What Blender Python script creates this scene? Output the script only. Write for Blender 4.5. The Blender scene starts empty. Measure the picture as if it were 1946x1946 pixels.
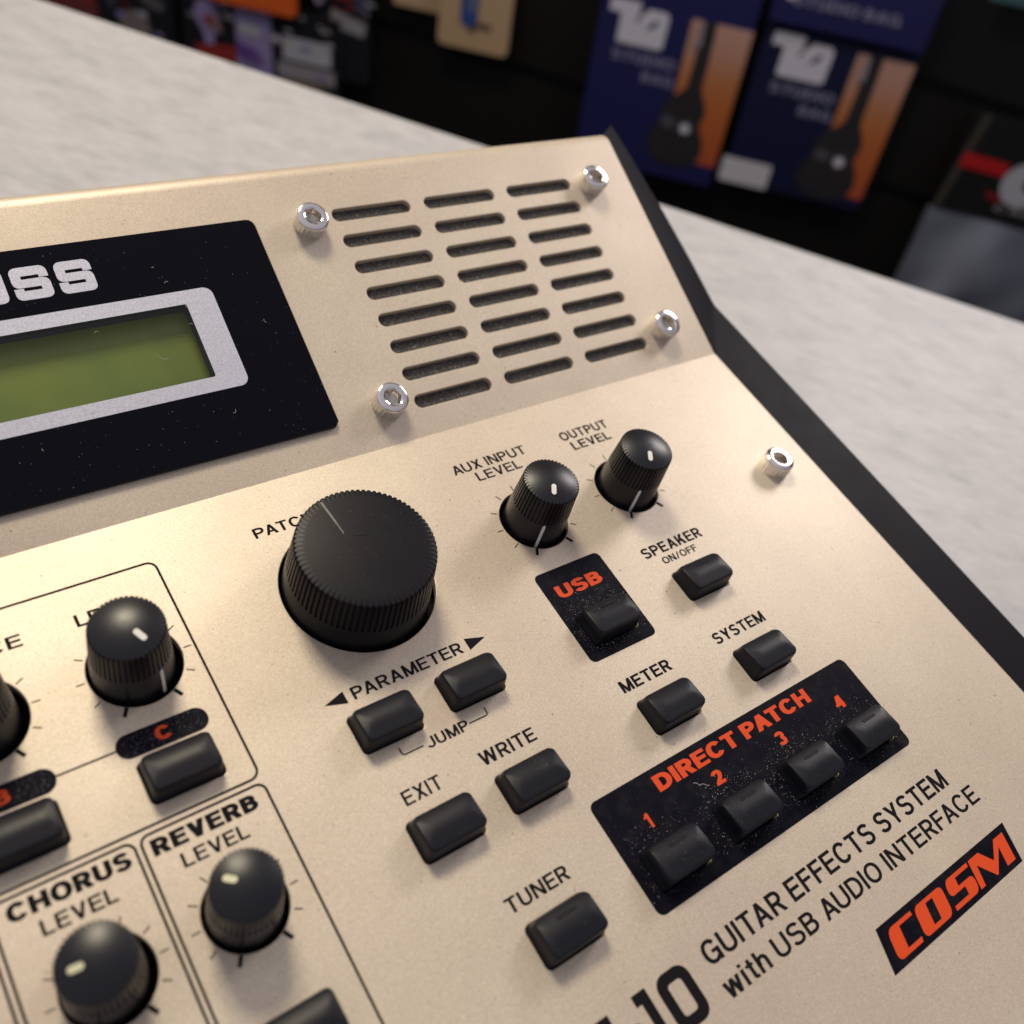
import bpy, bmesh, math, random
from mathutils import Matrix, Vector
from mathutils.geometry import delaunay_2d_cdt
R = math.radians
MM = 0.001
sc = bpy.context.scene
C = sc.collection
rng = random.Random(7)

# ------------------------------------------------------------------ camera
cam_d = bpy.data.cameras.new('camera')
cam = bpy.data.objects.new('camera', cam_d); C.objects.link(cam)
W = [[0.8015634387441308, -0.5567415395925378, 0.21802502553792863],
     [-0.2834165975277245, -0.674866896242276, -0.6813440427582269],
     [0.5264704036453441, 0.48434856296725765, -0.6987384229002014]]
rot = Matrix([W[0], [-x for x in W[1]], [-x for x in W[2]]]).transposed()
cam.matrix_world = Matrix.Translation(Vector((-85.815, -98.695, 159.819)) * MM) @ rot.to_4x4()
cam_d.sensor_width = 36.0
cam_d.lens = 33.965
cam_d.clip_start = 0.005
cam_d.clip_end = 20.0
cam_d.dof.use_dof = True
cam_d.dof.focus_distance = 0.150
cam_d.dof.aperture_fstop = 17.0
sc.camera = cam

# ------------------------------------------------------------------ world and lamps
world = bpy.data.worlds.new('World'); sc.world = world
world.use_nodes = True
wb = world.node_tree.nodes['Background']
# a dim shop room: lighter overhead and towards the lamps at the back left, darker behind the viewer
wn = world.node_tree
wt = wn.nodes.new('ShaderNodeTexCoord')
wd = wn.nodes.new('ShaderNodeVectorMath'); wd.operation = 'DOT_PRODUCT'
wd.inputs[1].default_value = (-0.42, 0.45, 0.79)
wr = wn.nodes.new('ShaderNodeValToRGB')
wr.color_ramp.elements[0].position = 0.0; wr.color_ramp.elements[0].color = (0.22, 0.21, 0.25, 1)
wr.color_ramp.elements[1].position = 1.0; wr.color_ramp.elements[1].color = (0.74, 0.70, 0.76, 1)
wm = wn.nodes.new('ShaderNodeMapRange')
wm.inputs['From Min'].default_value = -0.6; wm.inputs['From Max'].default_value = 1.0
wn.links.new(wt.outputs['Generated'], wd.inputs[0]); wn.links.new(wd.outputs['Value'], wm.inputs['Value'])
wn.links.new(wm.outputs['Result'], wr.inputs['Fac']); wn.links.new(wr.outputs['Color'], wb.inputs[0])
wb.inputs[1].default_value = 0.70


def lamp(name, loc, target, size, power, col, size_y=None):
    d = bpy.data.lights.new(name, 'AREA'); d.energy = power; d.color = col
    d.shape = 'DISK' if size_y is None else 'RECTANGLE'
    d.size = size
    if size_y: d.size_y = size_y
    o = bpy.data.objects.new(name, d); C.objects.link(o)
    p = Vector(loc) * MM
    o.location = p
    o.rotation_euler = (Vector(target) * MM - p).to_track_quat('-Z', 'Y').to_euler()
    return o


lamp('key_lamp', (10, 390, 640), (-20, -20, 50), 0.20, 4.5, (1.0, 0.875, 0.66))
lamp('shop_lamp', (620, 160, 420), (20, 0, 50), 0.22, 2.2, (1.0, 0.92, 0.90))

sc.view_settings.view_transform = 'Standard'
sc.view_settings.look = 'None'
sc.view_settings.exposure = 0.0
sc.view_settings.gamma = 1.0
sc.view_settings.use_curve_mapping = False


# ------------------------------------------------------------------ materials
def mat(name, col, rough=0.5, metal=0.0, spec=0.5, coat=0.0):
    m = bpy.data.materials.new(name); m.use_nodes = True
    b = m.node_tree.nodes['Principled BSDF']
    b.inputs['Base Color'].default_value = (*col, 1)
    b.inputs['Roughness'].default_value = rough
    b.inputs['Metallic'].default_value = metal
    b.inputs['Specular IOR Level'].default_value = spec
    b.inputs['Coat Weight'].default_value = coat
    return m


def nd(m, t, **kw):
    n = m.node_tree.nodes.new(t)
    for k_, v in kw.items(): setattr(n, k_, v)
    return n


def coords(m, scale=(1, 1, 1), rotz=0.0):
    tc = nd(m, 'ShaderNodeTexCoord'); mp = nd(m, 'ShaderNodeMapping')
    mp.inputs['Scale'].default_value = scale
    mp.inputs['Rotation'].default_value = (0, 0, rotz)
    m.node_tree.links.new(tc.outputs['Object'], mp.inputs['Vector'])
    return mp.outputs['Vector']


def noise(m, vec, scale, detail=2.0, rough=0.5):
    n = nd(m, 'ShaderNodeTexNoise')
    n.inputs['Scale'].default_value = scale
    n.inputs['Detail'].default_value = detail
    n.inputs['Roughness'].default_value = rough
    m.node_tree.links.new(vec, n.inputs['Vector'])
    return n.outputs['Fac']


def ramp(m, fac, stops):
    r = nd(m, 'ShaderNodeValToRGB')
    el = r.color_ramp.elements
    while len(el) < len(stops): el.new(0.5)
    for e_, (p, c_) in zip(el, stops):
        e_.position = p; e_.color = (*c_, 1)
    m.node_tree.links.new(fac, r.inputs['Fac'])
    return r.outputs['Color']


def mul(m, a, b, fac=1.0):
    x = nd(m, 'ShaderNodeMix', data_type='RGBA', blend_type='MULTIPLY')
    x.inputs['Factor'].default_value = fac
    m.node_tree.links.new(a, x.inputs['A']); m.node_tree.links.new(b, x.inputs['B'])
    return x.outputs['Result']


def bump(m, h, dist, strength=1.0):
    b = nd(m, 'ShaderNodeBump')
    b.inputs['Distance'].default_value = dist
    b.inputs['Strength'].default_value = strength
    m.node_tree.links.new(h, b.inputs['Height'])
    m.node_tree.links.new(b.outputs['Normal'], m.node_tree.nodes['Principled BSDF'].inputs['Normal'])


def setcol(m, c_):
    m.node_tree.links.new(c_, m.node_tree.nodes['Principled BSDF'].inputs['Base Color'])


def gold():
    m = mat('champagne_paint', (0.60, 0.48, 0.36), 0.48, 0.33, 0.5)
    v = coords(m)
    g1 = noise(m, v, 5200, 2, 0.6)
    g2 = noise(m, v, 60, 3, 0.6)
    a = ramp(m, g1, [(0.28, (0.505, 0.435, 0.345)), (0.5, (0.60, 0.525, 0.42)), (0.72, (0.715, 0.635, 0.52))])
    b = ramp(m, g2, [(0.3, (0.93, 0.92, 0.92)), (0.7, (1, 1, 1))])
    g4 = noise(m, v, 2300, 2, 0.6)
    a = mul(m, a, ramp(m, g4, [(0.32, (0.92, 0.915, 0.91)), (0.62, (1, 1, 1))]))
    g5 = noise(m, v, 16, 4, 0.6)
    b = mul(m, b, ramp(m, g5, [(0.36, (0.92, 0.90, 0.905)), (0.6, (1, 1, 1))]))
    # sparse dark grime flecks
    g3 = noise(m, v, 1500, 1, 0.5)
    d = ramp(m, g3, [(0.755, (1, 1, 1)), (0.80, (0.55, 0.5, 0.45))])
    setcol(m, mul(m, mul(m, a, b), d))
    bump(m, g1, 0.00002, 0.35)
    return m


def plastic(name, col, rough, bscale=3000, bs=0.2, spec=0.5):
    m = mat(name, col, rough, 0, spec)
    v = coords(m)
    h = noise(m, v, bscale, 2, 0.5)
    bump(m, h, 0.00002, bs)
    g = noise(m, v, 180, 3, 0.6)
    r = nd(m, 'ShaderNodeMapRange')
    r.inputs['To Min'].default_value = rough - 0.06
    r.inputs['To Max'].default_value = rough + 0.08
    m.node_tree.links.new(g, r.inputs['Value'])
    m.node_tree.links.new(r.outputs['Result'], m.node_tree.nodes['Principled BSDF'].inputs['Roughness'])
    return m


GOLD = gold()
KNOB = plastic('knob_plastic', (0.0055, 0.006, 0.010), 0.33, spec=0.34)
DIALM = plastic('dial_plastic', (0.006, 0.006, 0.009), 0.36, spec=0.15)
RUBBER = plastic('button_rubber', (0.007, 0.0075, 0.012), 0.40, 2600, 0.3, 0.22)
CHEEK = plastic('cheek_plastic', (0.009, 0.0085, 0.0125), 0.5, 1800, 0.2, 0.07)
INK = mat('black_ink', (0.008, 0.007, 0.009), 0.8, 0, 0.1)
PLATE = plastic('plate_black', (0.004, 0.004, 0.009), 0.5, spec=0.05)
_g = noise(PLATE, coords(PLATE), 420, 4, 0.65)
setcol(PLATE, ramp(PLATE, _g, [(0.45, (0.004, 0.004, 0.009)), (0.62, (0.008, 0.008, 0.012)), (0.8, (0.022, 0.020, 0.019))]))
ORANGE = mat('orange_ink', (0.62, 0.062, 0.011), 0.6, 0, 0.2)
WHITE = mat('white_mark', (0.74, 0.73, 0.68), 0.5)
ACRYL = mat('black_acrylic', (0.003, 0.003, 0.006), 0.16, 0, 0.09)
DARK = mat('dark_inside', (0.004, 0.004, 0.004), 0.9)
DUST = mat('dust', (0.40, 0.385, 0.37), 0.9)
CLEAR_DUST = DUST


def chrome():
    m = mat('screw_steel', (0.84, 0.81, 0.78), 0.13, 1.0)
    return m


STEEL = chrome()


def silver():
    m = mat('silver_print', (0.5, 0.5, 0.55), 0.5, 0.25)
    v = coords(m)
    g = noise(m, v, 3500, 2, 0.6)
    setcol(m, ramp(m, g, [(0.3, (0.38, 0.39, 0.47)), (0.7, (0.54, 0.55, 0.65))]))
    return m


SILVER = silver()


def lcdmat():
    m = mat('lcd_green', (0.2, 0.26, 0.035), 0.35)
    v = coords(m)
    g = noise(m, v, 90, 2, 0.5)
    setcol(m, ramp(m, g, [(0.3, (0.090, 0.145, 0.012)), (0.7, (0.145, 0.180, 0.010))]))
    return m


LCD = lcdmat()


def glassmat():
    m = bpy.data.materials.new('clear_window'); m.use_nodes = True
    nt = m.node_tree
    nt.nodes.remove(nt.nodes['Principled BSDF'])
    out = nt.nodes['Material Output']
    tr = nt.nodes.new('ShaderNodeBsdfTransparent'); tr.inputs[0].default_value = (0.93, 0.95, 0.93, 1)
    gl = nt.nodes.new('ShaderNodeBsdfGlossy'); gl.inputs['Roughness'].default_value = 0.08
    lw = nt.nodes.new('ShaderNodeLayerWeight'); lw.inputs['Blend'].default_value = 0.5
    pw = nt.nodes.new('ShaderNodeMath'); pw.operation = 'POWER'; pw.inputs[1].default_value = 5.0
    fr = nt.nodes.new('ShaderNodeMath'); fr.operation = 'MULTIPLY_ADD'; fr.inputs[1].default_value = 0.9; fr.inputs[2].default_value = 0.04
    nt.links.new(lw.outputs['Facing'], pw.inputs[0]); nt.links.new(pw.outputs[0], fr.inputs[0])
    mx = nt.nodes.new('ShaderNodeMixShader')
    nt.links.new(fr.outputs[0], mx.inputs[0]); nt.links.new(tr.outputs[0], mx.inputs[1])
    nt.links.new(gl.outputs[0], mx.inputs[2]); nt.links.new(mx.outputs[0], out.inputs['Surface'])
    return m


GLASS = glassmat()


def clothmat():
    m = mat('speaker_cloth', (0.02, 0.02, 0.02), 0.95)
    v = coords(m)
    g = noise(m, v, 2600, 3, 0.7)
    setcol(m, ramp(m, g, [(0.33, (0.018, 0.016, 0.015)), (0.56, (0.065, 0.06, 0.056)), (0.76, (0.30, 0.28, 0.25))]))
    bump(m, g, 0.0001, 0.8)
    return m


CLOTH = clothmat()


def tablemat(ang):
    m = mat('counter_laminate', (0.6, 0.56, 0.54), 0.55)
    v = coords(m, (1, 2.6, 1), -ang)
    v2 = coords(m, (1, 1, 1), -ang)
    g = noise(m, v, 22, 6, 0.6)
    g2 = noise(m, coords(m, (1, 2.2, 1), -ang), 62, 5, 0.65)
    g3 = noise(m, v, 150, 4, 0.65)
    a = ramp(m, g, [(0.30, (0.395, 0.395, 0.415)), (0.5, (0.44, 0.435, 0.455)), (0.7, (0.46, 0.455, 0.472))])
    b = ramp(m, g2, [(0.34, (0.83, 0.83, 0.835)), (0.48, (0.96, 0.96, 0.96)), (0.62, (1, 1, 1))])
    c_ = ramp(m, g3, [(0.32, (0.87, 0.87, 0.87)), (0.62, (1, 1, 1))])
    setcol(m, mul(m, mul(m, a, b), c_))
    return m


# ------------------------------------------------------------------ mesh helpers
HC = 48.0                      # height of the crease between the two panels
TH = R(6.0)                    # tilt of the control panel
AL = R(19.638)                 # extra tilt of the display panel


def frame(t):                  # (u, v, h) in mm on a tilted panel -> metres in the world
    return Matrix.Translation((0, 0, HC * MM)) @ Matrix.Rotation(t, 4, 'X') @ Matrix.Scale(MM, 4)


def rigid(t): return Matrix.Translation((0, 0, HC * MM)) @ Matrix.Rotation(t, 4, 'X')


LOW, UPP = frame(TH), frame(TH + AL)
LOWR, UPPR = rigid(TH), rigid(TH + AL)
IDM = Matrix.Scale(MM, 4)


def link(name, me, m, parent=None, smooth=False, sharp=None):
    if smooth:
        for p in me.polygons: p.use_smooth = True
        if sharp is not None: me.set_sharp_from_angle(angle=R(sharp))
    if m is not None: me.materials.append(m)
    o = bpy.data.objects.new(name, me); C.objects.link(o)
    if parent is not None: o.parent = parent
    return o


def from_bm(name, bm, m, parent=None, M=IDM, smooth=False, sharp=None, recalc=True):
    if recalc: bmesh.ops.recalc_face_normals(bm, faces=bm.faces)
    bm.transform(M)
    me = bpy.data.meshes.new(name); bm.to_mesh(me); bm.free()
    return link(name, me, m, parent, smooth, sharp)


def arc(cx, cy, r, a0, a1, n):
    return [(cx + r * math.cos(R(a0 + (a1 - a0) * i / n)), cy + r * math.sin(R(a0 + (a1 - a0) * i / n))) for i in range(n + 1)]


def rrect(x0, y0, x1, y1, r, n=6):
    r = min(r, (x1 - x0) / 2 - 1e-4, (y1 - y0) / 2 - 1e-4)
    rs = r if isinstance(r, (list, tuple)) else (r,) * 4
    p = []
    p += arc(x1 - rs[0], y1 - rs[0], rs[0], 0, 90, n)
    p += arc(x0 + rs[1], y1 - rs[1], rs[1], 90, 180, n)
    p += arc(x0 + rs[2], y0 + rs[2], rs[2], 180, 270, n)
    p += arc(x1 - rs[3], y0 + rs[3], rs[3], 270, 360, n)
    return p


def circ(cx, cy, r, n=64): return [(cx + r * math.cos(2 * math.pi * i / n), cy + r * math.sin(2 * math.pi * i / n)) for i in range(n)]


def rpoly(pts, n=5):
    """polygon with optional corner radius: (x, y) or (x, y, r)"""
    out = []
    N = len(pts)
    for i, p in enumerate(pts):
        if len(p) == 2 or p[2] <= 0: out.append((p[0], p[1])); continue
        a = Vector(pts[i - 1][:2]); b = Vector(p[:2]); c_ = Vector(pts[(i + 1) % N][:2])
        d0 = (a - b).normalized(); d1 = (c_ - b).normalized()
        r = p[2]
        s0 = b + d0 * r; s1 = b + d1 * r
        for k_ in range(n + 1):
            t = k_ / n
            q = s0 * (1 - t) ** 2 + b * 2 * t * (1 - t) * 0.78 + (s0 + s1) * 0.5 * 2 * t * (1 - t) * 0.22 + s1 * t ** 2
            out.append((q.x, q.y))
    return out


def catmull(pts, n=5):
    out = []
    N = len(pts)
    for i in range(N):
        a, b, c_, d = (Vector(pts[(i + k_ - 1) % N]) for k_ in range(4))
        if (c_ - b).length < 1e-6: continue
        for k_ in range(n):
            t = k_ / n
            q = 0.5 * (2 * b + (c_ - a) * t + (2 * a - 5 * b + 4 * c_ - d) * t * t + (3 * b - a - 3 * c_ + d) * t ** 3)
            out.append((q.x, q.y))
    return out


def loop(bm, pts, z):
    vs = [bm.verts.new((x, y, z)) for x, y in pts]
    return vs, [bm.edges.new((vs[i], vs[(i + 1) % len(vs)])) for i in range(len(vs))]


def fill(bm, outer, holes=(), z=0.0):
    b2 = bmesh.new()
    es = []
    for ring in [outer] + list(holes):
        es += loop(b2, ring, z)[1]
    bmesh.ops.triangle_fill(b2, use_beauty=True, use_dissolve=False, edges=es, normal=(0, 0, 1))
    mp = {}
    for v in b2.verts: mp[v] = bm.verts.new(v.co)
    for f in b2.faces:
        vs = [mp[v] for v in f.verts]
        nf = bm.faces.new(vs)
        nf.normal_update()
        if nf.normal.z < 0: nf.normal_flip()
    b2.free()


def offset_ring(pts, d):
    """move a CCW ring outward by d"""
    n = len(pts); out = []
    for i in range(n):
        a = Vector(pts[i - 1]); b = Vector(pts[i]); c_ = Vector(pts[(i + 1) % n])
        t = (c_ - a)
        if t.length < 1e-9: out.append(tuple(b)); continue
        t.normalize()
        out.append((b.x + t.y * d, b.y - t.x * d))
    return out


def strip(bm, rings):
    """rings: list of vertex lists of the same length, closed"""
    n = len(rings[0])
    for a, b in zip(rings, rings[1:]):
        for i in range(n):
            bm.faces.new((a[i], a[(i + 1) % n], b[(i + 1) % n], b[i]))


def flat(name, polys, m, parent, M, z=0.03):
    bm = bmesh.new()
    for outer, holes in polys: fill(bm, outer, holes, z)
    return from_bm(name, bm, m, parent, M, recalc=False)


def slab(bm, outer, holes, z0, z1):
    """flat plate with a top, bottom and walls"""
    fill(bm, outer, holes, z1)
    for ring in [outer] + list(holes):
        a = [bm.verts.new((x, y, z1)) for x, y in ring]
        b = [bm.verts.new((x, y, z0)) for x, y in ring]
        strip(bm, [a, b])


def box(bm, x0, y0, z0, x1, y1, z1):
    v = [bm.verts.new(p) for p in [(x0, y0, z0), (x1, y0, z0), (x1, y1, z0), (x0, y1, z0), (x0, y0, z1), (x1, y0, z1), (x1, y1, z1), (x0, y1, z1)]]
    for f in [(0, 3, 2, 1), (4, 5, 6, 7), (0, 1, 5, 4), (1, 2, 6, 5), (2, 3, 7, 6), (3, 0, 4, 7)]:
        bm.faces.new([v[i] for i in f])


def empty(name, label, cat, loc=(0, 0, 0), group=None):
    o = bpy.data.objects.new(name, None); C.objects.link(o)
    o.location = Vector(loc) * MM
    o.empty_display_size = 0.01
    o['label'] = label; o['category'] = cat
    if group: o['group'] = group
    return o


# ------------------------------------------------------------------ lettering
# a plain grotesque alphabet drawn from bars, slanted bars and stroked curves; capital height 1
def ell(cx, cy, rx, ry, a0, a1, n=18, p=2.25):
    out = []
    for i in range(n + 1):
        a = R(a0 + (a1 - a0) * i / n)
        c_, s_ = math.cos(a), math.sin(a)
        out.append((cx + rx * math.copysign(abs(c_) ** (2 / p), c_), cy + ry * math.copysign(abs(s_) ** (2 / p), s_)))
    return out


def stroke(path, t):
    L_ = [Vector(path[0])]
    for p in path[1:]:
        if (Vector(p) - L_[-1]).length > 1e-5: L_.append(Vector(p))
    closed = (L_[0] - L_[-1]).length < 1e-4
    if closed: L_.pop()
    n = len(L_); a, b = [], []
    for i in range(n):
        p = L_[i]
        q0 = L_[i - 1] if (i > 0 or closed) else None
        q1 = L_[(i + 1) % n] if (i < n - 1 or closed) else None
        d0 = (p - q0).normalized() if q0 else None
        d1 = (q1 - p).normalized() if q1 else None
        d = ((d0 or d1) + (d1 or d0)).normalized()
        k_ = 1.0 / max(0.5, d.dot(d1 or d0))
        nv = Vector((-d.y, d.x)) * t / 2 * k_
        a.append(p + nv); b.append(p - nv)
    m = n if closed else n - 1
    return [[tuple(a[i]), tuple(b[i]), tuple(b[(i + 1) % n]), tuple(a[(i + 1) % n])] for i in range(m)]


def glyph(ch, t):
    """list of layers (each a list of polygons that do not overlap) and the width"""
    h = t / 2
    bar = lambda x0, y0, x1, y1: [[(x0, y0), (x1, y0), (x1, y1), (x0, y1)]]
    sl = lambda x0, y0, x1, y1, w: [[(x0, y0), (x0 + w, y0), (x1 + w, y1), (x1, y1)]]
    tx = t * 1.06
    if ch == ' ': return [], 0.22
    if ch == 'A':
        w = 0.74
        return [sl(0, 0, w / 2 - tx / 2, 1, tx), sl(w - tx, 0, w / 2 - tx / 2, 1, tx), bar(0.17, 0.24, w - 0.17, 0.24 + t * .92)], w
    if ch in 'BPR':
        w = 0.66 if ch != 'R' else 0.68
        ym = 0.53 if ch == 'B' else 0.46
        def bowl(y0, y1, w_):
            ry = (y1 - y0) / 2 - h; r = min(ry, 0.26)
            return stroke([(h, y1 - h), (w_ - h - ry * 1.1, y1 - h)] + ell(w_ - h - ry * 1.1, (y0 + y1) / 2, ry * 1.1, ry, 90, -90, 14, 2.3) + [(h, y0 + h)], t)
        L_ = [bar(0, 0, t, 1)]
        if ch == 'B': L_ += [bowl(ym - h, 1, w - 0.04), bowl(0, ym + h, w)]
        else: L_ += [bowl(ym - h, 1, w - 0.02 if ch == 'R' else w)]
        if ch == 'R': L_ += [sl(w - tx * 1.05, 0, w * 0.5 - tx * .4, ym, tx * 1.05)]
        return L_, w
    if ch in 'COGQ':
        w = 0.74 if ch != 'O' else 0.78
        rx, ry = w / 2 - h, 0.51 - h
        if ch == 'O': return [stroke(ell(w / 2, .5, rx, ry, 0, 360, 44), t)], w
        if ch == 'C': return [stroke(ell(w / 2, .5, rx, ry, 33, 327, 36), t)], w
        return [stroke(ell(w / 2, .5, rx, ry, 36, 322, 36), t), bar(w * .53, .40, w, .40 + t * .9), bar(w - t, 0.0, w, .42)], w
    if ch == 'D':
        w = 0.71
        return [bar(0, 0, t, 1), stroke([(h, 1 - h), (w * .38, 1 - h)] + ell(w * .38, .5, w * .62 - h, .5 - h, 90, -90, 20, 2.3) + [(h, h)], t)], w
    if ch in 'EFL':
        w = {'E': .62, 'F': .58, 'L': .56}[ch]
        L_ = [bar(0, 0, t, 1)]
        q = t * .92
        if ch != 'F': L_ += [bar(t, 0, w, q)]
        if ch != 'L': L_ += [bar(t, 1 - q, w, 1), bar(t, .52 - q / 2, w - .04, .52 + q / 2)]
        return L_, w
    if ch == 'H': return [bar(0, 0, t, 1), bar(.71 - t, 0, .71, 1), bar(t, .52 - h, .71 - t, .52 + h)], .71
    if ch == 'I': return [bar(0, 0, t, 1)], t
    if ch == 'J':
        w = .60
        return [stroke([(w - h, 1), (w - h, .30)] + ell(w / 2, .30, w / 2 - h, .31 - h, 0, -172, 14, 2.0), t)], w
    if ch == 'K': return [bar(0, 0, t, 1), sl(t * .7, .33, .66 - tx * 1.3, 1, tx * 1.25), sl(.70 - tx * 1.2, 0, t + .04 + .02, .62, tx * 1.2)], .70
    if ch == 'M':
        w = .84
        return [bar(0, 0, t, 1), bar(w - t, 0, w, 1), sl(w / 2 - tx / 2, 0, 0, 1, tx), sl(w / 2 - tx / 2, 0, w - tx, 1, tx)], w
    if ch == 'N': return [bar(0, 0, t, 1), bar(.71 - t, 0, .71, 1), sl(.71 - tx * 1.05, 0, 0, 1, tx * 1.05)], .71
    if ch == 'S' or ch == '3':
        w = .67 if ch == 'S' else .58
        r1 = .475 * (1.03 - 2 * h) / 2; r2 = .525 * (1.03 - 2 * h) / 2
        c1, c2 = 1.015 - h - r1, -.015 + h + r2
        if ch == 'S':
            p = ell(w / 2, c1, w / 2 - h - .015, r1, 18, 180, 16) + ell(w / 2, c1, w / 2 - h - .015, r1, 180, 262, 8, 2.0)
            p += ell(w / 2, c2, w / 2 - h, r2, 82, 0, 8, 2.0) + ell(w / 2, c2, w / 2 - h, r2, 0, -162, 16)
            return [stroke(p, t)], w
        return [stroke(ell(w / 2, c1, w / 2 - h, r1, 165, -90, 22), t), stroke(ell(w / 2, c2, w / 2 - h, r2, 90, -165, 22), t)], w
    if ch == 'T': return [bar(0, 1 - t * .92, .66, 1), bar(.33 - h, 0, .33 + h, 1 - t * .92)], .66
    if ch == 'U':
        w = .70
        return [stroke([(h, 1), (h, .36)] + ell(w / 2, .36, w / 2 - h, .375 - h, 180, 360, 22) + [(w - h, 1)], t)], w
    if ch == 'V': return [sl(.35 - tx / 2, 0, 0, 1, tx), sl(.35 - tx / 2, 0, .70 - tx, 1, tx)], .70
    if ch == 'W':
        w = 1.02; a = w * .25 - tx * .42
        return [sl(a, 0, 0, 1, tx), sl(a, 0, w / 2 - tx / 2, 1, tx), sl(w - a - tx, 0, w / 2 - tx / 2, 1, tx), sl(w - a - tx, 0, w - tx, 1, tx)], w
    if ch == 'X': return [sl(0, 0, .69 - tx * 1.15, 1, tx * 1.15), sl(.69 - tx * 1.15, 0, .0, 1, tx * 1.15)], .69
    if ch == 'Y': return [bar(.345 - h, 0, .345 + h, .44), sl(.345 - tx / 2, .38, 0, 1, tx * 1.05), sl(.345 - tx / 2, .38, .69 - tx * 1.05, 1, tx * 1.05)], .69
    if ch == '/': return [sl(0, 0, .30, 1, t)], .30 + t
    if ch == '1': return [bar(.20, 0, .20 + t, 1), [[(0, .66), (.20, .70), (.20, 1), (.13, .86), (0, .80)]]], .20 + t
    if ch == '2':
        w = .58
        return [stroke(ell(w / 2, .70, w / 2 - h, .315 - h, 172, -18, 18) + [(w * .62, .42), (h + .02, .13)], t), bar(0, 0, w, t * .92)], w
    if ch == '4': return [bar(.36, 0, .36 + t, 1), bar(0, .22, .62, .22 + t * .85), sl(0, .24, .36 - t * .25, 1, tx * 1.1)], .62
    X = .74
    if ch == 'w':
        w = .78; a = w * .25 - tx * .42
        return [sl(a, 0, 0, X, tx), sl(a, 0, w / 2 - tx / 2, X, tx), sl(w - a - tx, 0, w / 2 - tx / 2, X, tx), sl(w - a - tx, 0, w - tx, X, tx)], w
    if ch == 'i': return [bar(0, 0, t, X), bar(0, 1 - t * .95, t, 1)], t
    if ch == 't': return [stroke([(.12 + h, .93), (.12 + h, .18)] + ell(.12 + h + .12, .17, .12, .17 - h, 180, 270, 8) + [(.36, h)], t), bar(0, X - t * .85, .35, X)], .36
    if ch == 'h':
        w = .54
        return [bar(0, 0, t, 1), stroke([(h, .48)] + ell(w / 2 + .02, .46, w / 2 - h - .02, X + .01 - .46 - h, 180, 0, 18) + [(w - h, 0)], t)], w
    return [bar(0, 0, .4, t)], .4


def legend(body, u0, u1, v0, cap, m=None, bold=0.168, M=None, parent=None, z=0.03, name='legend', gap=None):
    """printed words from u0 to u1, baseline v0, capital height cap; bold = stroke width"""
    lay = []; x = 0.0
    if gap is None: gap = 0.115 if bold < 0.2 else 0.07
    for ch in body:
        L_, w = glyph(ch, bold)
        if lay and prev_ + ch in ('TA', 'AT', 'AV', 'VA', 'LT', 'FA', 'PA', 'AU'): x -= 0.07
        prev_ = ch
        lay.append((L_, x)); x += w + gap * (1.0 if ch != ' ' else 0.6)
    tot = x - gap
    sx = (u1 - u0) / tot
    bm = bmesh.new()
    for L_, ox in lay:
        for k_, polys in enumerate(L_):
            for p in polys:
                f = bm.faces.new([bm.verts.new((u0 + (ox + q[0]) * sx, v0 + q[1] * cap, z + k_ * 0.007)) for q in p])
                f.normal_update()
                if f.normal.z < 0: f.normal_flip()
    return from_bm(name, bm, m or INK, parent, M or LOW, recalc=False)


# =================================================================== THE SETTING
EDGE = Vector((0.6631966, -0.74844524, 0)); NRM = Vector((0.74844524, 0.6631966, 0))
A0 = Vector((18.8, 302.1, 0))
EANG = math.atan2(EDGE.y, EDGE.x)
TM = Matrix((( EDGE.x, NRM.x, 0, A0.x * MM), (EDGE.y, NRM.y, 0, A0.y * MM), (0, 0, 1, 0), (0, 0, 0, 1)))


def tpos(s, n, z): return TM @ (Vector((s, n, z)) * MM)


# counter: the back edge runs along EDGE
counter = empty('shop_counter', 'pale grey mottled counter top that the gold effects unit stands on', 'counter')
counter.matrix_world = TM
bm = bmesh.new()
prof = [(-760, 0), (-1.6, 0), (-0.6, -0.5), (0, -1.6), (0, -26), (-760, -26)]
rings = []
for s in (-900, 1100):
    rings.append([bm.verts.new((s, n, z)) for n, z in prof])
strip(bm, rings)
bm.faces.new(rings[0]); bm.faces.new(rings[1][::-1])
o = from_bm('counter_top', bm, tablemat(0.0), counter, IDM)
bm = bmesh.new(); box(bm, -860, -720, -900, 1060, -60, -27)
o = from_bm('counter_base', bm, mat('counter_base_dark', (0.02, 0.02, 0.02), 0.7), counter, IDM)

bm = bmesh.new(); box(bm, -2500, -1500, -905, 2500, 1400, -901)
o = from_bm('floor', bm, mat('floor_dark', (0.03, 0.028, 0.026), 0.6), None, IDM); o.matrix_world = TM; o['kind'] = 'structure'


def wallmat():
    m = mat('slat_wall_black', (0.006, 0.0055, 0.005), 0.45)
    return m


bm = bmesh.new()
# black slat wall behind the counter: boards with grooves between them
z = -900
while z < 900:
    box(bm, -1800, 622, z, 2000, 640, z + 88)
    box(bm, -1800, 632, z + 88, 2000, 640, z + 100)
    z += 100
o = from_bm('back_wall', bm, wallmat(), None, IDM); o.matrix_world = TM
o['label'] = 'black slatted display wall behind the counter holding the packages'; o['category'] = 'wall'

# packages hang a little askew on the wall
ROLL = R(5.0)
PK0 = (150.14, -115.84)
PKM = TM @ Matrix.Translation(Vector((PK0[0], 600, PK0[1])) * MM) @ Matrix.Rotation(-ROLL, 4, 'Y')
# local axes on the wall: x along, z up, -y toward the counter


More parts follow.
